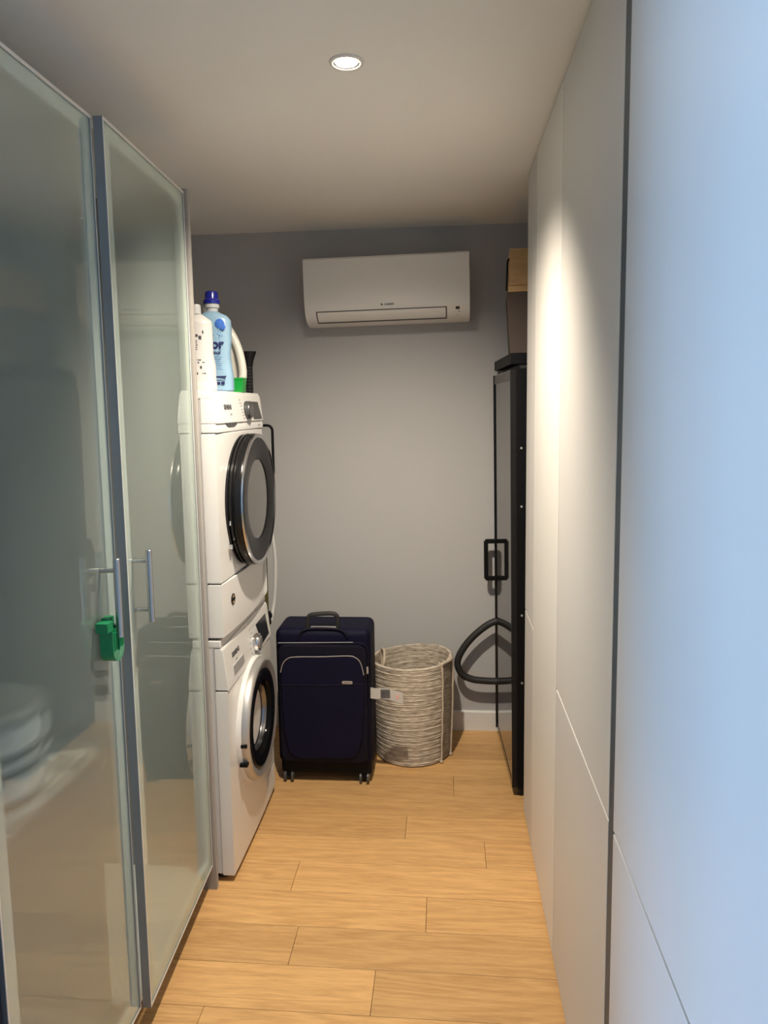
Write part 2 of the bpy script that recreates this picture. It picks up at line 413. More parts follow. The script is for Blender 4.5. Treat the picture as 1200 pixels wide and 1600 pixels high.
# ------------------------------------------------------------------ left glass-door cabinet
XC, YC = -0.804, 1.118
gc = thing('glass_door_cabinet', 'tall grey cabinet with two frosted glass doors along the left wall', 'cabinet', (XC, YC, 0))
D0, D1, CT = 0.0, 1.126, 2.272          # local y of the cabinet, top
bm = bmn(); box(bm, -0.562, 0.033, D1-0.018, D1, 0.0, CT, 0.001); lab(put('side_panel', bm, 'panelgrey', gc, smooth=False), 'grey laminate end panel beside the washing machine')
bm = bmn(); box(bm, -0.562, 0.0, D0, D0+0.018, 0.0, CT); put('side_panel', bm, 'lam', gc, smooth=False)
bm = bmn(); box(bm, -0.562, -0.060, 0.516, 0.534, 0.0785, CT-0.018); put('partition', bm, 'lam', gc, smooth=False)
bm = bmn(); box(bm, -0.562, -0.554, D0+0.018, D1-0.018, 0.05, CT); put('back_panel', bm, 'cabin', gc, smooth=False)
bm = bmn(); box(bm, -0.554, 0.0, D0+0.018, D1-0.018, CT-0.018, CT); put('top_panel', bm, 'cabin', gc, smooth=False)
bm = bmn(); box(bm, -0.554, 0.0, D0+0.018, D1-0.018, 0.060, 0.078); put('bottom_panel', bm, 'cabin', gc, smooth=False)
bm = bmn(); box(bm, -0.065, -0.05, D0+0.018, D1-0.018, 0.0, 0.0595); put('plinth', bm, 'mblack', gc, smooth=False)
for a, b, zs in ((D0+0.018, 0.516, (0.80,)), (0.534, D1-0.018, ())):
    for z in zs:
        bm = bmn(); box(bm, -0.554, -0.05, a+0.0005, b-0.0005, z, z+0.018); put('shelf', bm, 'cabin', gc, smooth=False)
def glass_door(hy, hx, width, ang, near_hinge, label, hz, hgap):
    """leaf in local coords: x outwards, y along; hinge at y = 0"""
    a, b = (0.0, width) if near_hinge else (-width, 0.0)
    z0, z1 = 0.088, 2.262
    bm = bmn(); e, th = 0.0045, 0.021
    for q in ((a, a+e, z0, z1), (b-e, b, z0, z1), (a+e, b-e, z0, z0+e), (a+e, b-e, z1-e, z1)):
        box(bm, -th, 0.0, *q)
    d = put('door', bm, 'alu_grey', gc, loc=(hx-XC, hy-YC, 0), rot=(0, 0, ang), smooth=False); lab(d, label)
    fr = bmn(); wv = 0.040
    for q in ((a+e, a+wv, z0+e, z1-e), (b-wv, b-e, z0+e, z1-e), (a+wv, b-wv, z0+e, z0+wv), (a+wv, b-wv, z1-wv, z1-e)):
        box(fr, -th+0.001, -0.0038, *q)
    put('inner_frame', fr, 'whiteframe', d, smooth=False)
    fe = bmn(); e2 = 0.0042
    e3 = 0.0075
    for q in ((a, a+e2, z0, z1), (b-e2, b, z0, z1), (a+e2, b-e2, z0, z0+e3), (a+e2, b-e2, z1-e3, z1)):
        box(fe, 0.0, 0.0012, *q)
    put('front_edge', fe, 'alu', d, smooth=False)
    g = bmn(); box(g, -0.0036, -0.0015, a+e+0.0002, b-e-0.0002, z0+e+0.0002, z1-e-0.0002); gp = put('glass_pane', g, 'glass', d, smooth=False); gp.data.materials.append(M['clear'])
    for fc in gp.data.polygons: fc.material_index = 0 if fc.normal.x > 0.5 else 1
    # bar handle
    hy2 = (b-0.078) if near_hinge else (a+0.042)
    h = bmn()
    lathe(h, [(0.0, 0), (0.0072, 0), (0.008, 0.0008), (0.008, hz[1]-hz[0]-0.0008), (0.0072, hz[1]-hz[0]), (0.0, hz[1]-hz[0])], 20, Matrix.Translation((0.0385, hy2, hz[0])))
    for z in hgap: tube(h, [(-0.002, hy2, z), (0.0375, hy2, z)], 0.0055, 12)
    put('handle', h, 'steel', d)
    return d
glass_door(1.120, -0.782, 0.521, 0.0, True, 'frosted glass door, closed, with a green strap on its handle', (1.093, 1.276), (1.248, 1.120))
glass_door(2.221, -0.782, 0.578, math.radians(2.5), False, 'frosted glass door, slightly ajar, next to the washing machine', (1.092, 1.271), (1.244, 1.122))
bm = bmn(); box(bm, -0.8195, -0.790, 1.055, 1.1170, 0.0, H-0.001)
struct(put('trim_2', bm, 'dnavy', smooth=False))
# canister with dark bands behind the frosted glass, on the lower shelf
cn = thing('canister', 'white round canister with grey bands behind the left frosted door', 'canister', (-0.932, 1.318, 0.8181))
bm = bmn(); lathe(bm, [(0.0, 0), (0.105, 0), (0.112, 0.008), (0.112, 0.20), (0.106, 0.206), (0.0, 0.206)], 40); put('body', bm, 'canister', cn)
for z in (0.028, 0.090, 0.122):
    bm = bmn(); lathe(bm, [(0.112, z), (0.1145, z+0.003), (0.1145, z+0.015), (0.112, z+0.018)], 40, cap0=False, cap1=False); put('band', bm, 'band', cn)
bm = bmn(); lathe(bm, [(0.114, 0.190), (0.1165, 0.192), (0.1165, 0.205), (0.105, 0.216), (0.0, 0.224)], 40, cap0=False); put('lid', bm, 'grey', cn)

# coiled green strap hanging on the left door handle
gs = thing('strap', 'coiled green rubber strap hanging on the left cabinet door handle', 'strap', (-0.7640, 1.5600, 1.038))
bm = bmn(); x0, x1 = -0.0140, 0.0165
def ucoil(r0, r1, top):
    out = [(-r0, top)] + [(-r0*math.cos(PI*k/14), 0.028-r0*math.sin(PI*k/14)) for k in range(15)] + [(r0, top-0.006)]
    inn = [(r1, top-0.006)] + [(r1*math.cos(PI*k/14), 0.028-r1*math.sin(PI*k/14)) for k in range(15)] + [(-r1, top)]
    return out+inn
for k in range(5):
    r = 0.0275-0.0046*k
    d = 0.0 if k % 2 == 0 else 0.0014
    prism(bm, ucoil(r, r-0.0044, 0.076-0.002*k), x0+d, x1-d, 'x')
put('coil', bm, 'green', gs, smooth=False)
bm = bmn()
for k in range(5):
    r = 0.0275-0.0046*k-0.0022
    for j in range(22):
        a = PI*(j+0.5*(k % 2))/21
        box(bm, x1-0.0006, x1+0.0012, -r*math.cos(a)-0.0008, -r*math.cos(a)+0.0008, 0.028-r*math.sin(a)-0.0008, 0.028-r*math.sin(a)+0.0008)
o = put('ribbing', bm, mat('pale_green', (0.25, 0.55, 0.36), 0.5), gs, smooth=False); o['kind'] = 'stuff'
bm = bmn(); box(bm, -0.015, 0.014, -0.044, -0.016, 0.077, 0.099, 0.001); box(bm, -0.015, 0.004, -0.016, 0.012, 0.081, 0.103, 0.001)
lab(put('buckle', bm, 'green', gs), 'square green buckle at the top of the coil')

# ------------------------------------------------------------------ washing machine and dryer (front faces +x)
YM = 2.566
WF, DF = -0.718, -0.724
def ring(bm, x, cy, cz, prof, seg=64):
    """lathe about the x axis; prof is (radius, height along +x)"""
    lathe(bm, prof, seg, Matrix.Translation((x, cy, cz)) @ Matrix.Rotation(PI/2, 4, 'Y'), cap0=False, cap1=False)
def front_curve(z0, z1, x_edge, bulge, ya=-0.298, yb=0.298, n=10, thick=0.05, bm=None):
    pts = [(x_edge + bulge*(1-(2*k/n-1)**2), ya+(yb-ya)*k/n) for k in range(n+1)]
    poly = pts + [(x_edge-thick, yb), (x_edge-thick, ya)]
    prism(bm, poly, z0, z1, 'z', bev=0.004)
# --- washing machine
wm = thing('washing_machine', 'white front-loading washing machine standing on the oak floor below the dryer', 'washing machine', (WF, YM, 0))
bm = bmn(); box(bm, -0.575, -0.046, -0.298, 0.298, 0.028, 0.846, 0.004); put('casing', bm, 'white', wm)
bm = bmn(); front_curve(0.022, 0.676, -0.004, 0.004, thick=0.040, bm=bm); put('front_panel', bm, 'white', wm)
bm = bmn(); box(bm, -0.020, -0.008, -0.29, 0.29, 0.6755, 0.6805); put('panel_joint', bm, 'seam', wm, smooth=False)
bm = bmn(); prism(bm, [(-0.044, 0.680), (0.0, 0.680), (-0.001, 0.70), (-0.013, 0.812), (-0.020, 0.822), (-0.044, 0.824)], -0.298, 0.298, 'y', bev=0.003)
put('control_panel', bm, 'white2', wm)
bm = bmn(); box(bm, -0.575, -0.020, -0.299, 0.299, 0.825, 0.850, 0.004); put('lid', bm, 'white2', wm)
bm = bmn()
box(bm, -0.0475, -0.0445, -0.2988, -0.2965, 0.03, 0.83)
put('side_groove', bm, 'lgrey', wm, smooth=False)
TILT = math.atan2(0.012, 0.112)
RPW = (PI/2 - TILT*0, 0, PI/2)
def wx(z): return -0.001-0.012*(z-0.70)/0.112      # x of the sloping control panel at height z
text('lettering', 'SIEMENS', 0.023, 'ink', wm, (wx(0.772)+0.0006, -0.176, 0.772), (PI/2-TILT, 0, PI/2), bold=0.0006)
text('lettering', 'iQ500', 0.009, 'inkgrey', wm, (wx(0.748)+0.0006, -0.176, 0.748), (PI/2-TILT, 0, PI/2))
bm = bmn(); prism(bm, rrect(0.128, 0.034, 0.004, 3, -0.160, 0.722), 0.0, 0.0014, 'x')
for v in bm.verts: v.co.x += wx(v.co.z)
lab(put('drawer_handle', bm, 'lgrey', wm, smooth=False), 'grey finger grip of the detergent drawer')
bm = bmn(); prism(bm, [(-0.222, 0.736), (-0.098, 0.736), (-0.098, 0.712), (-0.13, 0.7065), (-0.222, 0.7065)], 0.0014, 0.0022, 'x')
for v in bm.verts: v.co.x += wx(v.co.z)
put('grip_recess', bm, 'grey', wm, smooth=False)
bm = bmn(); ring(bm, wx(0.728)-0.002, 0.062, 0.728, [(0.034, 0), (0.034, 0.018), (0.031, 0.023), (0.027, 0.024), (0.0, 0.024)]); put('program_knob', bm, 'chrome', wm)
bm = bmn(); ring(bm, wx(0.728)+0.0221, 0.062, 0.728, [(0.025, 0), (0.024, 0.0015), (0.0, 0.0015)]); put('knob_cap', bm, 'satin', wm)
bm = bmn(); prism(bm, [(0.100, 0.784), (0.246, 0.786), (0.262, 0.700), (0.152, 0.692)], 0.0002, 0.0016, 'x')
for v in bm.verts: v.co.x += wx(v.co.z)
lab(put('display', bm, 'disp', wm, smooth=False), 'black touch display')
bm = bmn()
for k in range(7):
    a = math.radians(110+26*k); yy = 0.062+0.052*math.cos(a); zz = 0.728+0.046*math.sin(a)
    box(bm, wx(zz), wx(zz)+0.0008, yy-0.018, yy, zz-0.0014, zz+0.0014)
for k in range(6):
    yy = 0.004+0.013*k
    box(bm, wx(0.79), wx(0.79)+0.0008, yy, yy+0.008, 0.790, 0.792)
o = put('program_marks', bm, 'inkgrey', wm, smooth=False)
# porthole
cy, cz = -0.004, 0.462
bm = bmn(); ring(bm, -0.006, cy, cz, [(0.228, 0.0), (0.228, 0.014), (0.224, 0.020), (0.210, 0.021)]); lab(put('door_surround', bm, 'white2', wm), 'white ring around the porthole')
bm = bmn(); ring(bm, -0.006, cy, cz, [(0.221, 0.018), (0.221, 0.030), (0.217, 0.040), (0.211, 0.0455), (0.206, 0.047), (0.182, 0.040), (0.177, 0.036)])
dw = put('door', bm, 'satin', wm); lab(dw, 'round silver porthole door with dark glass')
bm = bmn(); ring(bm, 0.024, cy, cz, [(0.1785, 0.0), (0.1785, 0.012), (0.174, 0.0150), (0.150, 0.014), (0.136, 0.010), (0.130, 0.0), (0.128, -0.02)])
put('glass_rim', bm, 'rimglass', dw)
bm = bmn(); ring(bm, 0.0, cy, cz, [(0.1285, 0.010), (0.124, 0.018), (0.118, 0.019), (0.113, 0.012), (0.110, 0.0)]); put('inner_ring', bm, 'darkcap', dw)
bm = bmn(); ring(bm, 0.0, cy, cz, [(0.112, 0.004), (0.10, -0.004), (0.07, -0.02), (0.0, -0.03)]); put('glass_bowl', bm, 'bowl', dw)
for z in (0.452, 0.383):
    bm = bmn(); box(bm, 0.006, 0.034, -0.2285, -0.206, z-0.006, z+0.006, 0.001); put('latch', bm, 'mblack', dw)
bm = bmn(); box(bm, 0.0002, 0.0012, 0.175, 0.282, 0.045, 0.135)
lab(put('sticker', bm, 'paper', wm, smooth=False), 'white printed sticker low on the front')
bm = bmn()
for k in range(9):
    z = 0.127-0.009*k
    for q in range(3): box(bm, 0.0012, 0.0016, 0.183+0.032*q, 0.183+0.032*q+0.022, z-0.0016, z+0.0008)
put('sticker_print', bm, 'inkgrey', wm, smooth=False)
for x, yy in ((-0.055, -0.25), (-0.055, 0.25), (-0.52, -0.25), (-0.52, 0.25)):
    bm = bmn(); lathe(bm, [(0, 0), (0.024, 0), (0.024, 0.012), (0.014, 0.018), (0.014, 0.032), (0, 0.032)], 20, Matrix.Translation((x, yy, 0))); put('foot', bm, 'rubber', wm)

# --- dryer
ZB = 0.851
dr = thing('tumble_dryer', 'white tumble dryer with a black round door stacked on the washing machine', 'dryer', (DF, YM, ZB))
def zz(z): return z-ZB
bm = bmn(); box(bm, -0.570, -0.052, -0.298, 0.298, zz(0.858), zz(1.640), 0.004); put('casing', bm, 'white', dr)
bm = bmn(); box(bm, -0.57, -0.03, -0.292, 0.292, 0.0002, zz(0.862)); put('base_strip', bm, 'seam', dr, smooth=False)
bm = bmn(); front_curve(zz(0.858), zz(1.0385), -0.004, 0.014, thick=0.046, bm=bm); put('lower_panel', bm, 'white', dr)
bm = bmn(); box(bm, -0.04, -0.006, -0.295, 0.295, zz(1.037), zz(1.0425)); put('panel_joint', bm, 'seam', dr, smooth=False)
bm = bmn(); front_curve(zz(1.0415), zz(1.531), -0.004, 0.006, thick=0.046, bm=bm); put('front_panel', bm, 'white', dr)
bm = bmn(); box(bm, -0.04, -0.005, -0.295, 0.295, zz(1.530), zz(1.5345)); put('panel_joint', bm, 'seam', dr, smooth=False)
bm = bmn(); prism(bm, [(-0.050, zz(1.5335)), (0.0, zz(1.5335)), (0.001, zz(1.548)), (-0.003, zz(1.562)), (-0.050, zz(1.562))], -0.298, 0.298, 'y', bev=0.002); put('handle_strip', bm, 'white2', dr)
bm = bmn(); prism(bm, [(-0.050, zz(1.563)), (0.002, zz(1.563)), (0.002, zz(1.568)), (-0.008, zz(1.655)), (-0.014, zz(1.662)), (-0.050, zz(1.664))], -0.298, 0.298, 'y', bev=0.0025); put('control_panel', bm, 'white2', dr)
bm = bmn(); box(bm, -0.575, -0.013, -0.299, 0.299, zz(1.641), zz(1.668), 0.004); put('lid', bm, 'white2', dr)
bm = bmn()
box(bm, -0.0535, -0.0505, -0.2988, -0.2965, zz(0.86), zz(1.64))
put('side_groove', bm, 'lgrey', dr, smooth=False)
TD = math.atan2(0.010, 0.087)
def dx(z): return 0.002-0.010*(z-1.568)/0.087
text('lettering', 'SIEMENS', 0.023, 'ink', dr, (dx(1.614)+0.0006, -0.156, zz(1.614)), (PI/2-TD, 0, PI/2), bold=0.0006)
text('lettering', 'iQ500', 0.009, 'inkgrey', dr, (dx(1.590)+0.0006, -0.128, zz(1.590)), (PI/2-TD, 0, PI/2))
bm = bmn(); ring(bm, dx(1.603)-0.002, 0.072, zz(1.603), [(0.033, 0), (0.033, 0.016), (0.030, 0.021), (0.026, 0.022), (0.0, 0.022)]); put('program_knob', bm, 'darkknob', dr)
bm = bmn(); ring(bm, dx(1.603)+0.0203, 0.072, zz(1.603), [(0.025, 0), (0.024, 0.0015), (0.0, 0.0015)]); put('knob_cap', bm, 'darkcap', dr)
bm = bmn(); prism(bm, [(0.108, zz(1.636)), (0.246, zz(1.634)), (0.280, zz(1.569)), (0.160, zz(1.569))], 0.0002, 0.0014, 'x')
for v in bm.verts: v.co.x += dx(v.co.z+ZB)
lab(put('display', bm, 'dispgrey', dr, smooth=False), 'dark grey touch display')
bm = bmn()
for k in range(7):
    z = 1.640-0.011*k; yy = 0.002+0.005*k
    box(bm, dx(z), dx(z)+0.0008, yy-0.012, yy+0.006, zz(z)-0.0014, zz(z)+0.0014)
put('program_marks', bm, 'inkgrey', dr, smooth=False)
bm = bmn(); prism(bm, [(-0.194, zz(1.5625)), (-0.060, zz(1.5625)), (-0.075, zz(1.553)), (-0.10, zz(1.547)), (-0.165, zz(1.547)), (-0.186, zz(1.551))], 0.0005, 0.0016, 'x')
lab(put('finger_recess', bm, 'dispgrey', dr, smooth=False), 'dark finger grip under the control panel')
text('lettering', 'iSensoric', 0.009, 'inkgrey', dr, (0.0012, 0.235, zz(1.546)), RX)
cy, cz = 0.0, zz(1.284)
bm = bmn(); ring(bm, -0.004, cy, cz, [(0.234, 0.0), (0.234, 0.010), (0.226, 0.013), (0.226, 0.016), (0.236, 0.019), (0.236, 0.024), (0.229, 0.027), (0.229, 0.030), (0.237, 0.034), (0.236, 0.052), (0.230, 0.060)])
dd = put('door', bm, 'black', dr); lab(dd, 'black ribbed round door with a chrome rim')
bm = bmn(); ring(bm, 0.053, cy, cz, [(0.2355, 0.0), (0.2345, 0.006), (0.226, 0.008), (0.221, 0.004)]); put('chrome_rim', bm, 'chrome', dd)
bm = bmn(); ring(bm, 0.050, cy, cz, [(0.2255, 0.006), (0.215, 0.008), (0.170, 0.004), (0.146, 0.001), (0.142, -0.003)]); put('glass_rim', bm, 'rimglass', dd)
bm = bmn(); ring(bm, 0.046, cy, cz, [(0.1425, 0.002), (0.12, 0.004), (0.06, 0.006), (0.0, 0.0065)]); put('glass_bowl', bm, 'dglass', dd)
for z in (1.150+0.08, 1.15): 
    bm = bmn(); box(bm, 0.006, 0.016, -0.2215, -0.205, zz(z)-0.008, zz(z)+0.008, 0.001); put('latch', bm, 'chrome', dd)
# lower vent of curved slits
def bul(y): return 0.014*(1-(y/0.298)**2)-0.004
def vent_in(z): return 0.196+0.0040*max(0, (z-0.872)/0.0105-2)+0.004*max(0, 3-(z-0.872)/0.0105)**1.5
bm = bmn(); zs_ = [0.868+0.0053*k for k in range(30)]
for k in range(29):
    za, zb2 = zs_[k], zs_[k+1]
    n = 5; y0a = vent_in(za); ro = []
    for q in range(n+1):
        yy = y0a+(0.285-y0a)*q/n; ro.append((yy, bul(yy)+0.0006))
    for q in range(n):
        (ya_, xa_), (yb_, xb_) = ro[q], ro[q+1]
        bm.faces.new([bm.verts.new(v) for v in ((xa_, ya_, zz(za)), (xb_, yb_, zz(za)), (xb_, yb_, zz(zb2)), (xa_, ya_, zz(zb2)))])
lab(put('vent', bm, 'lgrey', dr, smooth=False), 'grey vent with curved white slats low on the right')
vn = bpy.data.objects['vent']
for k in range(15):
    z = 0.8705+0.0105*k; y0_ = vent_in(z); bm = bmn()
    pts = [(bul(y0_+(0.285-y0_)*q/6)+0.0006, y0_+(0.285-y0_)*q/6, zz(z)+0.010*(q/6)**2) for q in range(7)]
    tube(bm, pts, 0.0027, 6); put('slat', bm, 'white2', vn)
xb = bul(-0.2)
bm = bmn(); ring(bm, xb, -0.200, zz(0.966), [(0.0185, -0.002), (0.0185, 0.0012), (0.0, 0.0012)]); bg_ = put('badge', bm, 'orange', dr); lab(bg_, 'round black and gold sticker')
bm = bmn(); box(bm, xb+0.001, xb+0.0022, -0.216, -0.184, zz(0.966)-0.006, zz(0.966)+0.006)
ring(bm, xb+0.0006, -0.2, zz(0.966), [(0.0190, -0.002), (0.0190, 0.0014), (0.0150, 0.0014)])
put('badge_print', bm, 'mblack', bg_, smooth=False)

# ------------------------------------------------------------------ things on top of the dryer
ZT = 1.6685
# white label bottle
b1 = thing('bottle', 'white printed bottle in front of the blue softener bottle on the dryer', 'bottle', (-0.832, 2.437, ZT))
bm = bmn(); lathe(bm, [(0, 0), (0.056, 0), (0.061, 0.006), (0.061, 0.085), (0.054, 0.125), (0.054, 0.225), (0.050, 0.236), (0.022, 0.256), (0.018, 0.258), (0, 0.258)], 48, sy=0.62); put('body', bm, 'bottle', b1)
bm = bmn(); lathe(bm, [(0.0572, 0.0), (0.0625, 0.0065), (0.0625, 0.030), (0.0612, 0.032)], 48, sy=0.62, cap0=False, cap1=False); put('bottom_band', bm, 'lgrey', b1)
bm = bmn(); lathe(bm, [(0.017, 0.258), (0.017, 0.285), (0.014, 0.290), (0, 0.290)], 24, cap0=False); put('cap', bm, 'clearp', b1)
bm = bmn()
def sx_(z): return -0.0385 if z < 0.1 else -0.0345
for x, z, w, h in ((0.004, 0.185, 0.020, 0.008), (0.012, 0.178, 0.026, 0.012), (0.030, 0.196, 0.004, 0.010), (0.0, 0.168, 0.024, 0.0015), (0.002, 0.161, 0.020, 0.0015), (0.0, 0.154, 0.026, 0.0015), (0.0, 0.147, 0.022, 0.0015), (0.002, 0.140, 0.018, 0.0015), (0.016, 0.105, 0.014, 0.0015), (0.014, 0.096, 0.004, 0.004), (0.026, 0.096, 0.014, 0.003), (0.022, 0.080, 0.005, 0.008), (0.010, 0.060, 0.004, 0.006), (0.024, 0.060, 0.014, 0.0012), (0.034, 0.060, 0.004, 0.004)):
    r = 0.054 if z > 0.115 else (0.061 if z < 0.09 else 0.059)
    yy = -0.62*math.sqrt(max(0, r*r-(abs(x)+w/2)**2)) if abs(x)+w/2 < r else -0.01
    box(bm, x-w/2, x+w/2, yy-0.0024, yy+0.004, z-h/2, z+h/2)
put('print', bm, 'ink', b1, smooth=False)['kind'] = 'stuff'
# blue softener bottle
b2 = thing('softener_bottle', 'light blue fabric softener bottle with dark blue cap on the dryer', 'bottle', (-0.806, 2.53, ZT))
def oval_stack(bm, prof, seg=40):
    """prof: (half width, half depth, z, x offset)"""
    rings = []
    for w, d, z, ox in prof:
        ring_ = []
        for k in range(seg):
            a = 2*PI*k/seg; ca, sa = math.cos(a), math.sin(a)
            n = 2.6
            ring_.append(bm.verts.new((ox+w*math.copysign(abs(ca)**(2/n), ca), d*math.copysign(abs(sa)**(2/n), sa), z)))
        rings.append(ring_)
    for A, B in zip(rings, rings[1:]):
        for k in range(seg): bm.faces.new((A[k], A[(k+1) % seg], B[(k+1) % seg], B[k]))
    bm.faces.new(rings[0][::-1]); bm.faces.new(rings[-1])
bm = bmn(); oval_stack(bm, [(0.062, 0.030, 0, 0), (0.068, 0.035, 0.006, 0), (0.068, 0.035, 0.055, 0), (0.063, 0.033, 0.09, 0), (0.060, 0.032, 0.13, 0), (0.064, 0.034, 0.17, 0), (0.066, 0.035, 0.225, 0), (0.064, 0.034, 0.247, 0), (0.052, 0.030, 0.262, 0), (0.030, 0.022, 0.272, 0), (0.021, 0.021, 0.277, 0)])
put('body', bm, 'softblue', b2)
bm = bmn(); lathe(bm, [(0.0205, 0.274), (0.0205, 0.288), (0.026, 0.290), (0.026, 0.308), (0.024, 0.310)], 28, cap0=False); lab(put('neck', bm, 'clearp', b2), 'grey translucent neck collar')
bm = bmn(); lathe(bm, [(0.029, 0.303), (0.029, 0.316), (0.0245, 0.320), (0.0225, 0.340), (0.019, 0.346), (0, 0.348)], 28, cap0=False); put('cap', bm, 'blue', b2)
text('lettering', 'Lenor', 0.046, 'inkblue', b2, (-0.008, -0.0352, 0.163), (PI/2, 0, 0), bold=0.0013, sx=1.0)
text('lettering', 'Original', 0.020, 'inkblue', b2, (0.004, -0.0348, 0.135), (PI/2, 0, 0))
bm = bmn()
for x, z, r in ((0.036, 0.232, 0.017), (0.045, 0.222, 0.012)):
    lathe(bm, [(0, 0), (r, 0), (r*0.8, 0.0015), (0, 0.002)], 20, Matrix.Translation((x, -0.0352, z)) @ Matrix.Rotation(PI/2, 4, 'X'))
put('drop_print', bm, 'bubble', b2)
bm = bmn()
for k in range(16):
    x, z = random.uniform(0.0, 0.05), random.uniform(0.185, 0.215); r = random.uniform(0.0012, 0.0028)
    lathe(bm, [(0, 0), (r, 0), (0, 0.0006)], 8, Matrix.Translation((x, -0.0352, z)) @ Matrix.Rotation(PI/2, 4, 'X'))
put('droplets', bm, 'bubble2', b2)
bm = bmn()
for k in range(7): box(bm, -0.02, 0.040-0.003*(k % 3), -0.0338, -0.0325, 0.121-0.007*k, 0.1218-0.007*k)
put('fine_print', bm, 'bubble2', b2, smooth=False)
bm = bmn(); box(bm, 0.0, 0.052, -0.0362, -0.034, 0.049, 0.054); box(bm, -0.004, 0.018, -0.0362, -0.034, 0.032, 0.035); box(bm, 0.020, 0.030, -0.0362, -0.034, 0.025, 0.034); box(bm, 0.034, 0.046, -0.0362, -0.034, 0.025, 0.034); box(bm, 0.0, 0.05, -0.0362, -0.034, 0.040, 0.0410)
put('bar_print', bm, 'inkblue', b2, smooth=False)
# white detergent jug with side handle
b3 = thing('detergent_jug', 'large ivory detergent jug with side handle behind the blue bottle', 'jug', (-0.884, 2.737, ZT))
bm = bmn(); poly = [(-0.08, 0.004), (-0.074, 0.0), (0.082, 0.0), (0.094, 0.004), (0.096, 0.05), (0.093, 0.10), (0.086, 0.15), (0.074, 0.195), (0.058, 0.235), (0.040, 0.268), (0.026, 0.29), (-0.016, 0.29), (-0.03, 0.262), (-0.066, 0.235), (-0.08, 0.20)]
prism(bm, poly, -0.038, 0.038, 'y', bev=0.008); put('body', bm, 'jug', b3)
bm = bmn(); tube(bm, smooth_path([(0.030, 0, 0.272), (0.058, 0, 0.258), (0.088, 0, 0.215), (0.110, 0, 0.160), (0.121, 0, 0.105), (0.122, 0, 0.060), (0.108, 0, 0.026), (0.076, 0, 0.014)], 5), 0.0145, 14, flat=1.1)
put('handle', bm, 'jug', b3)
bm = bmn(); lathe(bm, [(0.028, 0.286), (0.029, 0.316), (0.026, 0.322), (0, 0.322)], 28, Matrix.Translation((0.006, 0, 0)), cap0=False); put('cap', bm, 'jug', b3)
# green measuring cup
b4 = thing('measuring_cup', 'small green plastic measuring cup at the front edge of the dryer top', 'cup', (-0.762, 2.655, ZT))
bm = bmn()
def sq_ring(w, d, z): return [bm.verts.new((sx*w, sy*d, z)) for sx, sy in ((-1, -1), (1, -1), (1, 1), (-1, 1))]
R_ = [sq_ring(0.024, 0.022, 0.0), sq_ring(0.030, 0.026, 0.053), sq_ring(0.0285, 0.0245, 0.053), sq_ring(0.0225, 0.0205, 0.003)]
for A, B in zip(R_, R_[1:]):
    for k in range(4): bm.faces.new((A[k], A[(k+1) % 4], B[(k+1) % 4], B[k]))
bm.faces.new(R_[0][::-1]); bm.faces.new(R_[-1])
bmesh.ops.bevel(bm, geom=bm.edges[:], offset=0.0007, segments=2, affect='EDGES')
put('cup_wall', bm, 'greencup', b4)
bm = bmn(); box(bm, -0.028, 0.028, -0.0272, -0.0255, 0.046, 0.0525); put('rim_lip', bm, 'greencup', b4)
# black attachment
b5 = thing('vacuum_nozzle', 'black flared plastic nozzle standing behind the green cup', 'nozzle', (-0.757, 2.808, ZT))
bm = bmn()
def nz(w, d, z, ox): return [bm.verts.new((ox+w*math.cos(2*PI*k/24), d*math.sin(2*PI*k/24), z)) for k in range(24)]
RR = [nz(0.014, 0.015, 0.0, 0), nz(0.0145, 0.015, 0.100, 0), nz(0.018, 0.018, 0.125, 0.001), nz(0.026, 0.020, 0.152, 0.003), nz(0.028, 0.02, 0.160, 0.003), nz(0.025, 0.018, 0.160, 0.003), nz(0.015, 0.013, 0.122, 0.001)]
for A, B in zip(RR, RR[1:]):
    for k in range(24): bm.faces.new((A[k], A[(k+1) % 24], B[(k+1) % 24], B[k]))
bm.faces.new(RR[0][::-1]); bm.faces.new(RR[-1])
put('nozzle_body', bm, 'mblack', b5)
bm = bmn()
for r in range(8):
    for k in range(11):
        a = 2*PI*(k+0.5*(r % 2))/11; x, yv = 0.0142*math.cos(a), 0.0152*math.sin(a)
        box(bm, x-0.0011, x+0.0011, yv-0.0011, yv+0.0011, 0.008+0.0125*r, 0.0125+0.0125*r)
o = put('grip_dots', bm, 'dispgrey', b5, smooth=False); o['kind'] = 'stuff'

# ------------------------------------------------------------------ behind the dryer
wp = thing('rimmed_panel', 'pale grey panel with rounded black rim on the back wall behind the dryer', 'panel', (-0.945, YB, 1.40))
bm = bmn(); prism(bm, rrect(0.215, 0.245, 0.022, 5), -0.022, 0.0, 'y', bev=0.002); put('panel', bm, 'panelg', wp)
bm = bmn(); tube(bm, [(u, -0.020, v) for u, v in rrect(0.222, 0.252, 0.026, 6)], 0.0065, 10, closed=True); put('rim', bm, 'mblack', wp)
hs = thing('drain_hose', 'thin grey hose hanging in a curve behind the dryer', 'hose')
bm = bmn(); tube(bm, smooth_path([(-0.80, 3.02, 1.22), (-0.765, 3.06, 1.15), (-0.752, 3.08, 1.06), (-0.745, 3.09, 0.95), (-0.748, 3.09, 0.84), (-0.757, 3.08, 0.74), (-0.775, 3.04, 0.66), (-0.85, 3.0, 0.60), (-0.98, 2.9, 0.55)], 5), 0.008, 10); put('tubing', bm, 'lgrey', hs)
bm = bmn(); tube(bm, smooth_path([(-0.98, 2.9, 0.55), (-1.02, 2.88, 0.5), (-1.03, 2.88, 0.3), (-1.03, 2.9, 0.02)], 4), 0.0095, 10); put('tail', bm, 'grey', hs)
sb = thing('strap', 'black and yellow woven strap with a black buckle hanging behind the dryer', 'strap', (-0.775, 3.02, 0.70))
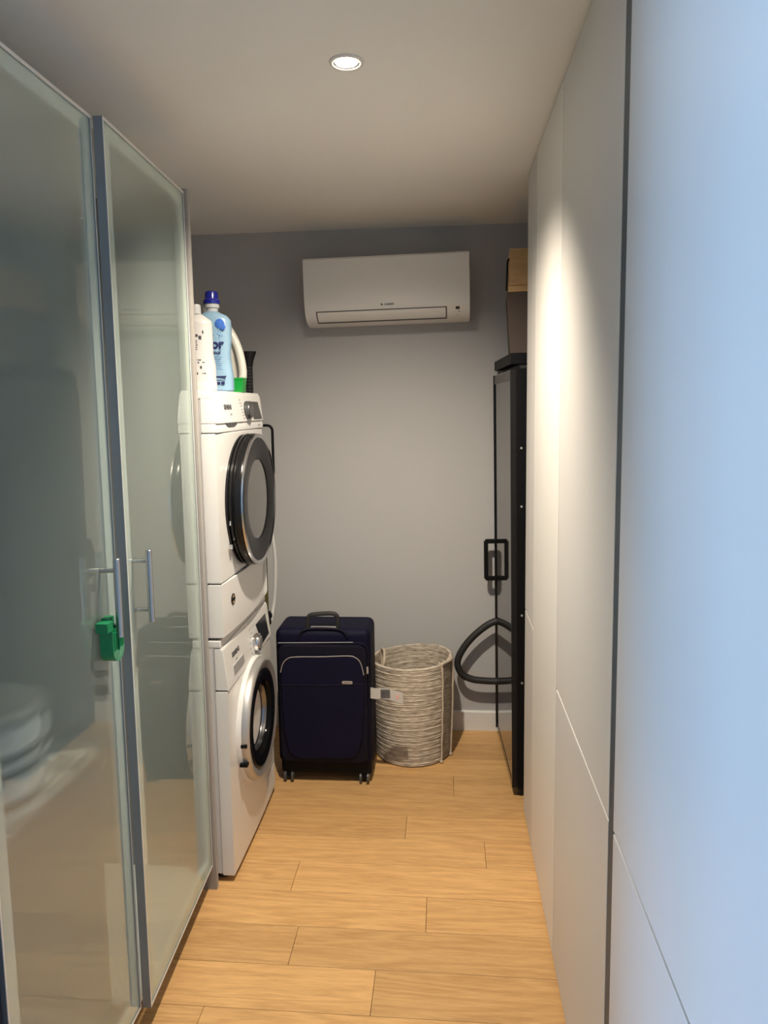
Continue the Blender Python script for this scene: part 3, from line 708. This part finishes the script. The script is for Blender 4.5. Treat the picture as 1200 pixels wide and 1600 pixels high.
bm = bmn(); box(bm, -0.028, 0.012, -0.004, 0.0, 0.03, 0.62, 0.0008); put('webbing', bm, 'yellow', sb)
bm = bmn(); box(bm, -0.035, 0.020, -0.012, 0.008, -0.02, 0.035, 0.003); box(bm, -0.015, 0.026, -0.014, 0.004, 0.008, 0.026, 0.002); box(bm, -0.01, 0.014, -0.012, 0.006, -0.06, -0.02, 0.003); put('buckle', bm, 'mblack', sb)
bm = bmn(); box(bm, -0.075, 0.03, 0.0, 0.010, 0.60, 0.635, 0.002); put('hook', bm, 'mblack', sb)

# ------------------------------------------------------------------ air conditioner
ac = thing('air_conditioner', 'white wall-mounted air conditioner on the back wall under the ceiling', 'air conditioner', (-0.254, YB-0.001, 1.981), rot=(0, -0.016, 0))
AW = 0.737/2
prof = [(0.0, 0.014), (-0.06, 0.004), (-0.10, 0.002), (-0.145, 0.007), (-0.178, 0.020), (-0.200, 0.040), (-0.212, 0.066), (-0.217, 0.095), (-0.220, 0.15), (-0.220, 0.282), (-0.212, 0.290), (0.0, 0.290)]
bm = bmn(); prism(bm, prof, -AW, AW, 'x', bev=0.003); put('housing', bm, 'ac', ac)
def acc(z):        # front surface y at height z
    for (a, b), (c, d) in zip(prof, prof[1:]):
        if b <= z <= d and d > b and a <= -0.09: return a+(c-a)*(z-b)/(d-b)
    return -0.22
def ac_plate(x0, x1, z0, z1, off, th, n=6):
    zs = [z0+(z1-z0)*k/n for k in range(n+1)]
    return [(acc(z)-off-th, z) for z in zs] + [(acc(z)-off, z) for z in reversed(zs)]
bm = bmn(); prism(bm, ac_plate(0, 0, 0.0112, 0.0588, -0.001, 0.0022), -0.318, 0.267, 'x'); put('flap_gap', bm, 'seam', ac, smooth=False)
bm = bmn(); prism(bm, ac_plate(0, 0, 0.0155, 0.054, 0.0012, 0.003), -0.312, 0.261, 'x'); put('flap', bm, 'ac', ac)
text('lettering', 'DAIKIN', 0.0125, 'ink', ac, (0.012, acc(0.078)-0.0012, 0.078), (PI/2-0.12, 0, 0), shear=0.25, bold=0.0003)
bm = bmn(); prism(bm, [(-0.022, 0.0740), (-0.016, 0.0740), (-0.018, 0.082), (-0.027, 0.082)], -0.0008, 0.0006, 'y')
for v in bm.verts: v.co.y += acc(v.co.z)
put('emblem', bm, 'ink', ac, smooth=False)
bm = bmn(); prism(bm, rrect(0.018, 0.012, 0.002, 3, 0.314, 0.051), -0.001, 0.001, 'y')
for v in bm.verts: v.co.y += acc(v.co.z)
put('sensor_window', bm, 'disp', ac, smooth=False)
bm = bmn(); box(bm, 0.317, 0.322, -0.0008, 0.001, 0.034, 0.039); box(bm, 0.306, 0.322, -0.0008, 0.001, 0.0215, 0.023)
for v in bm.verts: v.co.y += acc(v.co.z)
put('indicator', bm, 'inkgrey', ac, smooth=False)

# ------------------------------------------------------------------ suitcase
sc = thing('suitcase', 'navy blue soft-sided wheeled suitcase standing between the washer and the basket', 'suitcase', (-0.515, 2.935, 0))
SW = 0.200
bm = bmn(); box(bm, -SW-0.006, SW, 0.0, 0.215, 0.085, 0.683, 0.030, 5); put('shell', bm, 'navy', sc)
bm = bmn(); box(bm, -SW+0.004, SW-0.004, 0.010, 0.210, 0.040, 0.105, 0.012, 3); lab(put('base', bm, 'mblack', sc), 'black base carrying the wheels')
bm = bmn(); prism(bm, rrect(2*SW-0.026, 0.515, 0.035, 6, -0.003, 0.365), -0.022, 0.004, 'y', bev=0.010); fp = put('front_panel', bm, 'navy2', sc)
bm = bmn(); poly = [(-0.176, 0.500), (-0.168, 0.535), (-0.150, 0.560), (-0.115, 0.572), (0.110, 0.580), (0.140, 0.572), (0.160, 0.550), (0.170, 0.515), (0.174, 0.44), (0.172, 0.34), (0.162, 0.22), (0.150, 0.165), (0.132, 0.142), (0.105, 0.132), (-0.105, 0.127), (-0.135, 0.138), (-0.152, 0.160), (-0.166, 0.22), (-0.176, 0.34)]
prism(bm, poly, -0.034, -0.018, 'y', bev=0.006); pk = put('front_pocket', bm, 'navy', sc)
bm = bmn(); tube(bm, smooth_path([(-0.178, -0.030, 0.505), (-0.168, -0.032, 0.540), (-0.150, -0.033, 0.563), (-0.115, -0.034, 0.574), (0.0, -0.034, 0.577), (0.110, -0.034, 0.582), (0.142, -0.033, 0.574), (0.162, -0.032, 0.551), (0.174, -0.030, 0.500)], 5), 0.0021, 8)
lab(put('zipper', bm, 'satin', pk), 'silver zip over the front pocket')
bm = bmn(); tube(bm, [(-0.176, -0.0345, 0.452), (0.0, -0.035, 0.454), (0.174, -0.0345, 0.462)], 0.0022, 6); put('seam', bm, 'navy2', pk)
bm = bmn(); tube(bm, smooth_path([(-0.196, -0.006, 0.620), (-0.10, -0.010, 0.622), (0.10, -0.010, 0.630), (0.165, -0.010, 0.628), (0.187, -0.010, 0.605), (0.192, -0.010, 0.55), (0.192, -0.010, 0.30), (0.190, -0.008, 0.14)], 5), 0.0032, 8); put('zipper', bm, 'lgrey' if False else 'navy2', sc)
bm = bmn(); tube(bm, [(-0.19, -0.0095, 0.626), (0.13, -0.0135, 0.634)], 0.0016, 6); lab(put('zipper_teeth', bm, 'grey', sc), 'grey zip teeth along the top')
bm = bmn(); box(bm, 0.184, 0.192, -0.019, -0.010, 0.500, 0.530, 0.002); put('zip_puller', bm, 'satin', sc)
bm = bmn(); prism(bm, rrect(0.046, 0.0125, 0.006, 4, 0.105, 0.468), -0.0375, -0.0335, 'y', bev=0.001); lp = put('name_plate', bm, 'satin', pk); lab(lp, 'small silver oval nameplate')
text('lettering', 'Samsonite', 0.0075, 'ink', pk, (0.105, -0.0378, 0.468), (PI/2, 0, 0))
bm = bmn(); tube(bm, smooth_path([(-0.070, 0.028, 0.668), (-0.066, 0.026, 0.718), (-0.056, 0.024, 0.736), (-0.03, 0.024, 0.742), (0.03, 0.024, 0.746), (0.052, 0.024, 0.741), (0.060, 0.026, 0.726), (0.062, 0.028, 0.678)], 5), 0.0095, 10, flat=1.0)
lab(put('carry_handle', bm, 'rubber', sc), 'black padded top handle')
bm = bmn(); tube(bm, smooth_path([(-0.105, -0.006, 0.642), (-0.09, -0.004, 0.674), (-0.06, 0.004, 0.684), (0.0, 0.006, 0.686), (0.06, 0.004, 0.684), (0.09, -0.004, 0.676), (0.105, -0.006, 0.655)], 5), 0.005, 8); put('handle_base', bm, 'navy2', sc)
bm = bmn(); box(bm, -0.055, 0.058, 0.014, 0.036, 0.675, 0.688, 0.003); put('handle_plate', bm, 'chrome', sc)
for s, yy in ((-1, 0.026), (1, 0.026), (-1, 0.185), (1, 0.185)):
    x = s*(SW-0.036)
    bm = bmn(); lathe(bm, [(0, 0), (0.013, 0), (0.016, 0.018), (0.0, 0.020)], 16, Matrix.Translation((x, yy, 0.048)))
    box(bm, x-0.008, x+0.008, yy-0.012, yy+0.012, 0.020, 0.052, 0.003)
    wh = put('caster', bm, 'mblack', sc)
    for q in (-1, 1):
        bm = bmn(); lathe(bm, [(0, -0.006), (0.016, -0.006), (0.0235, -0.004), (0.0235, 0.004), (0.016, 0.006), (0, 0.006)], 24, Matrix.Translation((x+q*0.0155, yy-0.006, 0.0237)) @ Matrix.Rotation(PI/2, 4, 'Y'))
        put('wheel', bm, 'dispgrey', wh)
bm = bmn()
for k in range(2):
    pass
A_ = [(0.198, -0.002, 0.412), (0.218, -0.010, 0.412), (0.238, -0.014, 0.415), (0.270, -0.016, 0.414), (0.305, -0.018, 0.406), (0.336, -0.020, 0.398)]
top = [bm.verts.new((x, yv, z+0.024)) for x, yv, z in A_]; bot = [bm.verts.new((x, yv-0.004, z-0.022)) for x, yv, z in A_]
for k in range(len(A_)-1): bm.faces.new((top[k], top[k+1], bot[k+1], bot[k]))
bmesh.ops.solidify(bm, geom=bm.faces[:], thickness=0.0007)
bt = put('baggage_tag', bm, 'paper', sc); lab(bt, 'white printed baggage tag sticking out from the side')
bm = bmn()
for k in range(7): box(bm, 0.242, 0.282, -0.0206, -0.0186, 0.397+0.0056*k, 0.3998+0.0056*k)
put('barcode', bm, 'ink', bt, smooth=False)
bm = bmn(); box(bm, 0.306, 0.320, -0.0232, -0.0208, 0.396, 0.412); put('tag_print', bm, 'pink', bt, smooth=False)

# ------------------------------------------------------------------ seagrass laundry basket
bk = thing('laundry_basket', 'round woven seagrass laundry basket between the suitcase and the black appliance', 'basket', (-0.158, 3.268, 0))
bm = bmn(); N, HB = 54, 0.452
def br(z):
    t = z/HB; return 0.172+0.013*t+0.006*math.sin(PI*t)*0.6
outer = []
for i in range(N):
    z0 = HB*i/N; z1 = HB*(i+1)/N
    for t, d in ((0.08, 0.0), (0.5, 0.0042), (0.92, 0.0)):
        z = z0+(z1-z0)*t; outer.append((br(z)+d*0.62+0.0009*math.sin(i*2.3), z+0.004))
inner = [(r-0.013, z) for r, z in reversed(outer)]
lathe(bm, [(0.0, 0.002), (0.164, 0.0)] + outer + [(br(HB)-0.004, HB+0.008)] + inner + [(0.14, 0.016), (0, 0.016)], 64, cap0=False, cap1=False)
rnd = random.Random(3)
for v in bm.verts:
    a = math.atan2(v.co.y, v.co.x); t = v.co.z/HB
    s = 1+0.012*math.sin(2*a+0.6)*t+0.006*math.sin(3*a+5*t)+0.004*math.sin(14*t)*math.sin(a*1.5)
    v.co.x *= s; v.co.y *= s
    v.co.z += (0.008*math.sin(a+1.9)*t) + 0.003*math.sin(2*a+7*t)*t
put('body', bm, 'straw', bk, ang=80)
def bpt(a, z, off=0.0):
    r = br(z)*(1+0.012*math.sin(2*a+0.6)*z/HB)+off; return (r*math.cos(a), r*math.sin(a), z)
# flat strap handle on the right front, edged by two cords
a1, a2 = math.radians(-42), math.radians(-14)
for a in (a1, a2):
    bm = bmn(); zs = [0.018+0.03*k for k in range(15)]
    pts = [bpt(a+0.01*math.sin(k*1.7), z, 0.010) for k, z in enumerate(zs)] + [bpt(a, HB+0.012, 0.004), bpt(a, HB+0.014, -0.012), bpt(a, HB-0.01, -0.02)]
    tube(bm, pts, 0.0048, 8)
    box(bm, pts[0][0]-0.008, pts[0][0]+0.008, pts[0][1]-0.008, pts[0][1]+0.008, 0.003, 0.016, 0.004)
    put('cord', bm, 'cord', bk)
bm = bmn(); n = 8; rows = []
for k in range(16):
    z = 0.03+0.0282*k
    rows.append([bm.verts.new(bpt(a1+(a2-a1)*q/n, z, 0.0065+0.002*math.sin(k*2.1))) for q in range(n+1)])
for A, B in zip(rows, rows[1:]):
    for q in range(n): bm.faces.new((A[q], A[q+1], B[q+1], B[q]))
bmesh.ops.solidify(bm, geom=bm.faces[:], thickness=0.004)
put('handle_band', bm, 'straw', bk, ang=80)
bm = bmn(); P1, P2 = Vector(bpt(a1, HB, 0.002)), Vector(bpt(a2, HB, 0.002))
md = (P1+P2)/2; out_ = Vector((md.x, md.y, 0)).normalized()
tube(bm, smooth_path([P1, P1+out_*0.006+Vector((0, 0, 0.016)), md+out_*0.014+Vector((0, 0, 0.018)), P2+out_*0.006+Vector((0, 0, 0.016)), P2], 5), 0.007, 8)
put('handle', bm, 'cord', bk)
b1a, b2a = math.radians(150), math.radians(186)
bm = bmn(); P1, P2 = Vector(bpt(b1a, HB-0.03, -0.014)), Vector(bpt(b2a, HB-0.03, -0.014)); md = (P1+P2)/2
inn = -Vector((md.x, md.y, 0)).normalized()
tube(bm, smooth_path([P1+Vector((0, 0, -0.05)), P1+Vector((0, 0, 0.03)), md+inn*0.03+Vector((0, 0, 0.048)), P2+inn*0.045+Vector((0, 0, 0.012)), P2+inn*0.03+Vector((0, 0, -0.045)), P2+Vector((0, 0, -0.06))], 6), 0.0065, 8)
put('handle', bm, 'cord', bk)

# ------------------------------------------------------------------ tall black appliance with a mirror-dark glass door
ap = thing('black_appliance', 'tall narrow black appliance with dark glass door in the right back corner', 'appliance', (0.289, 2.872, 0.0), rot=(0, -0.010, 0.040))
AD = 0.575
bm = bmn(); box(bm, 0.004, 0.54, 0.0, AD, 0.035, 1.748, 0.003); put('casing', bm, 'mblack', ap)
bm = bmn(); e = 0.012
for q in ((0.0, e, 0.045, 1.742), (AD-e, AD, 0.045, 1.742), (e, AD-e, 0.045, 0.075), (e, AD-e, 1.737, 1.742)):
    box(bm, -0.0245 if q[1] == AD else -0.020, 0.0035, *q)
da = put('door', bm, 'black', ap, smooth=False)
bm = bmn(); box(bm, -0.0185, 0.003, e, AD-e, 0.075, 1.703); put('glass_pane', bm, 'smoked', da, smooth=False)
bm = bmn(); box(bm, -0.0205, 0.003, e, AD-e, 1.703, 1.737); put('header', bm, 'dispgrey', da, smooth=False)
bm = bmn()
for a, b in ((0.0, 0.30), (0.303, AD)): box(bm, -0.018, 0.54, a, b, 1.764, 1.806, 0.002)
put('top_cap', bm, 'mblack', ap)
bm = bmn(); box(bm, 0.02, 0.52, 0.01, AD-0.01, 1.748, 1.764); put('top_gap', bm, 'rubber', ap, smooth=False)
hx = -0.0185
bm = bmn(); hb = 0.010
box(bm, hx-0.058, hx-0.038, AD-0.036, AD-0.016, 0.790, 0.972, 0.004)
for z in (0.782, 0.960): box(bm, hx-0.052, hx+0.001, AD-0.036, AD-0.016, z, z+0.020, 0.004)
lab(put('handle', bm, 'mblack', da), 'black square grip handle at the far edge')
bm = bmn()
off = [0, .048, .114, .165, .192, .171, .123, .057, 0]; zs = [.586, .564, .510, .447, .381, .324, .297, .288, .286]
tube(bm, smooth_path([(hx-a+0.002, AD-0.030, z) for a, z in zip(off, zs)], 6), 0.0165, 14)
lab(put('hose_loop', bm, 'rubber', da), 'thick black tubular loop sticking out from the door')
for z in (1.44, 1.21, 0.77, 0.49):
    bm = bmn(); ring(bm, 0, 0, 0, [(0.0045, 0), (0.0045, 0.002), (0, 0.003)], 16)
    put('screw_knob', bm, 'grey', ap, loc=(0.022, 0.0, z), rot=(0, 0, -PI/2))
for x, yy in ((0.02, 0.03), (0.02, AD-0.03), (0.5, 0.03), (0.5, AD-0.03)):
    bm = bmn(); lathe(bm, [(0, 0.0), (0.015, 0.0), (0.012, 0.012), (0.012, 0.037), (0, 0.037)], 16, Matrix.Translation((x, yy, 0))); put('foot', bm, 'rubber', ap)
bm = bmn(); box(bm, -0.016, -0.008, 0.26, 0.29, 0.030, 0.046, 0.002); put('floor_catch', bm, 'rubber', ap)

# brown board box and pine crate on top of the appliance
bx = thing('brown_box', 'dark brown tall box standing on top of the black appliance', 'box', (0.258, 2.995, 1.8125), rot=(0, 0, -0.07))
bm = bmn(); vs = [bm.verts.new(v) for v in ((0.004, 0, 0), (0.34, 0, 0), (0.34, 0.34, 0), (0.004, 0.34, 0), (-0.010, 0, 0.240), (0.34, 0, 0.240), (0.34, 0.34, 0.240), (-0.010, 0.34, 0.240))]
for f in ((3, 2, 1, 0), (4, 5, 6, 7), (0, 1, 5, 4), (1, 2, 6, 5), (2, 3, 7, 6), (3, 0, 4, 7)): bm.faces.new([vs[i] for i in f])
bmesh.ops.bevel(bm, geom=bm.edges[:], offset=0.002, segments=2, affect='EDGES'); put('box_side', bm, 'brown', bx)
bm = bmn(); box(bm, 0.10, 0.14, -0.0012, 0.0, 0.002, 0.238); put('joint', bm, 'mblack', bx, smooth=False)
cr = thing('pine_crate', 'small pine wood crate on top of the brown box near the ceiling', 'crate', (0.254, 2.990, 2.0535), rot=(0, 0, -0.06))
bm = bmn(); box(bm, 0.000, 0.34, 0.004, 0.34, 0.0, 0.024, 0.0015); put('bottom_board', bm, 'pine', cr)
bm = bmn(); box(bm, 0.004, 0.34, 0.0, 0.016, 0.0245, 0.166, 0.0015); put('front_board', bm, 'pine', cr)
bm = bmn(); box(bm, 0.004, 0.020, 0.0165, 0.34, 0.0245, 0.166, 0.0015); put('side_board', bm, 'pine', cr)
bm = bmn(); box(bm, 0.324, 0.34, 0.0165, 0.34, 0.0245, 0.166, 0.0015); put('side_board', bm, 'pine', cr)
bm = bmn(); box(bm, 0.0205, 0.3235, 0.324, 0.34, 0.0245, 0.166, 0.0015); put('back_board', bm, 'pine', cr)
for z in (0.040, 0.150):
    bm = bmn(); ring(bm, 0, 0, 0, [(0.003, 0), (0.0025, 0.0008), (0, 0.0008)], 12); put('screw', bm, 'screwm', cr, loc=(0.014, 0.0003, z), rot=(0, 0, -PI/2))
bm = bmn(); tube(bm, smooth_path([(0.004, 0.010, 0.128), (-0.003, 0.008, 0.118), (-0.005, 0.006, 0.08), (-0.007, 0.006, 0.03), (-0.008, 0.008, 0.004)], 5), 0.0038, 8)
lab(put('strap', bm, 'mblack', cr), 'black cord loop on the left edge')
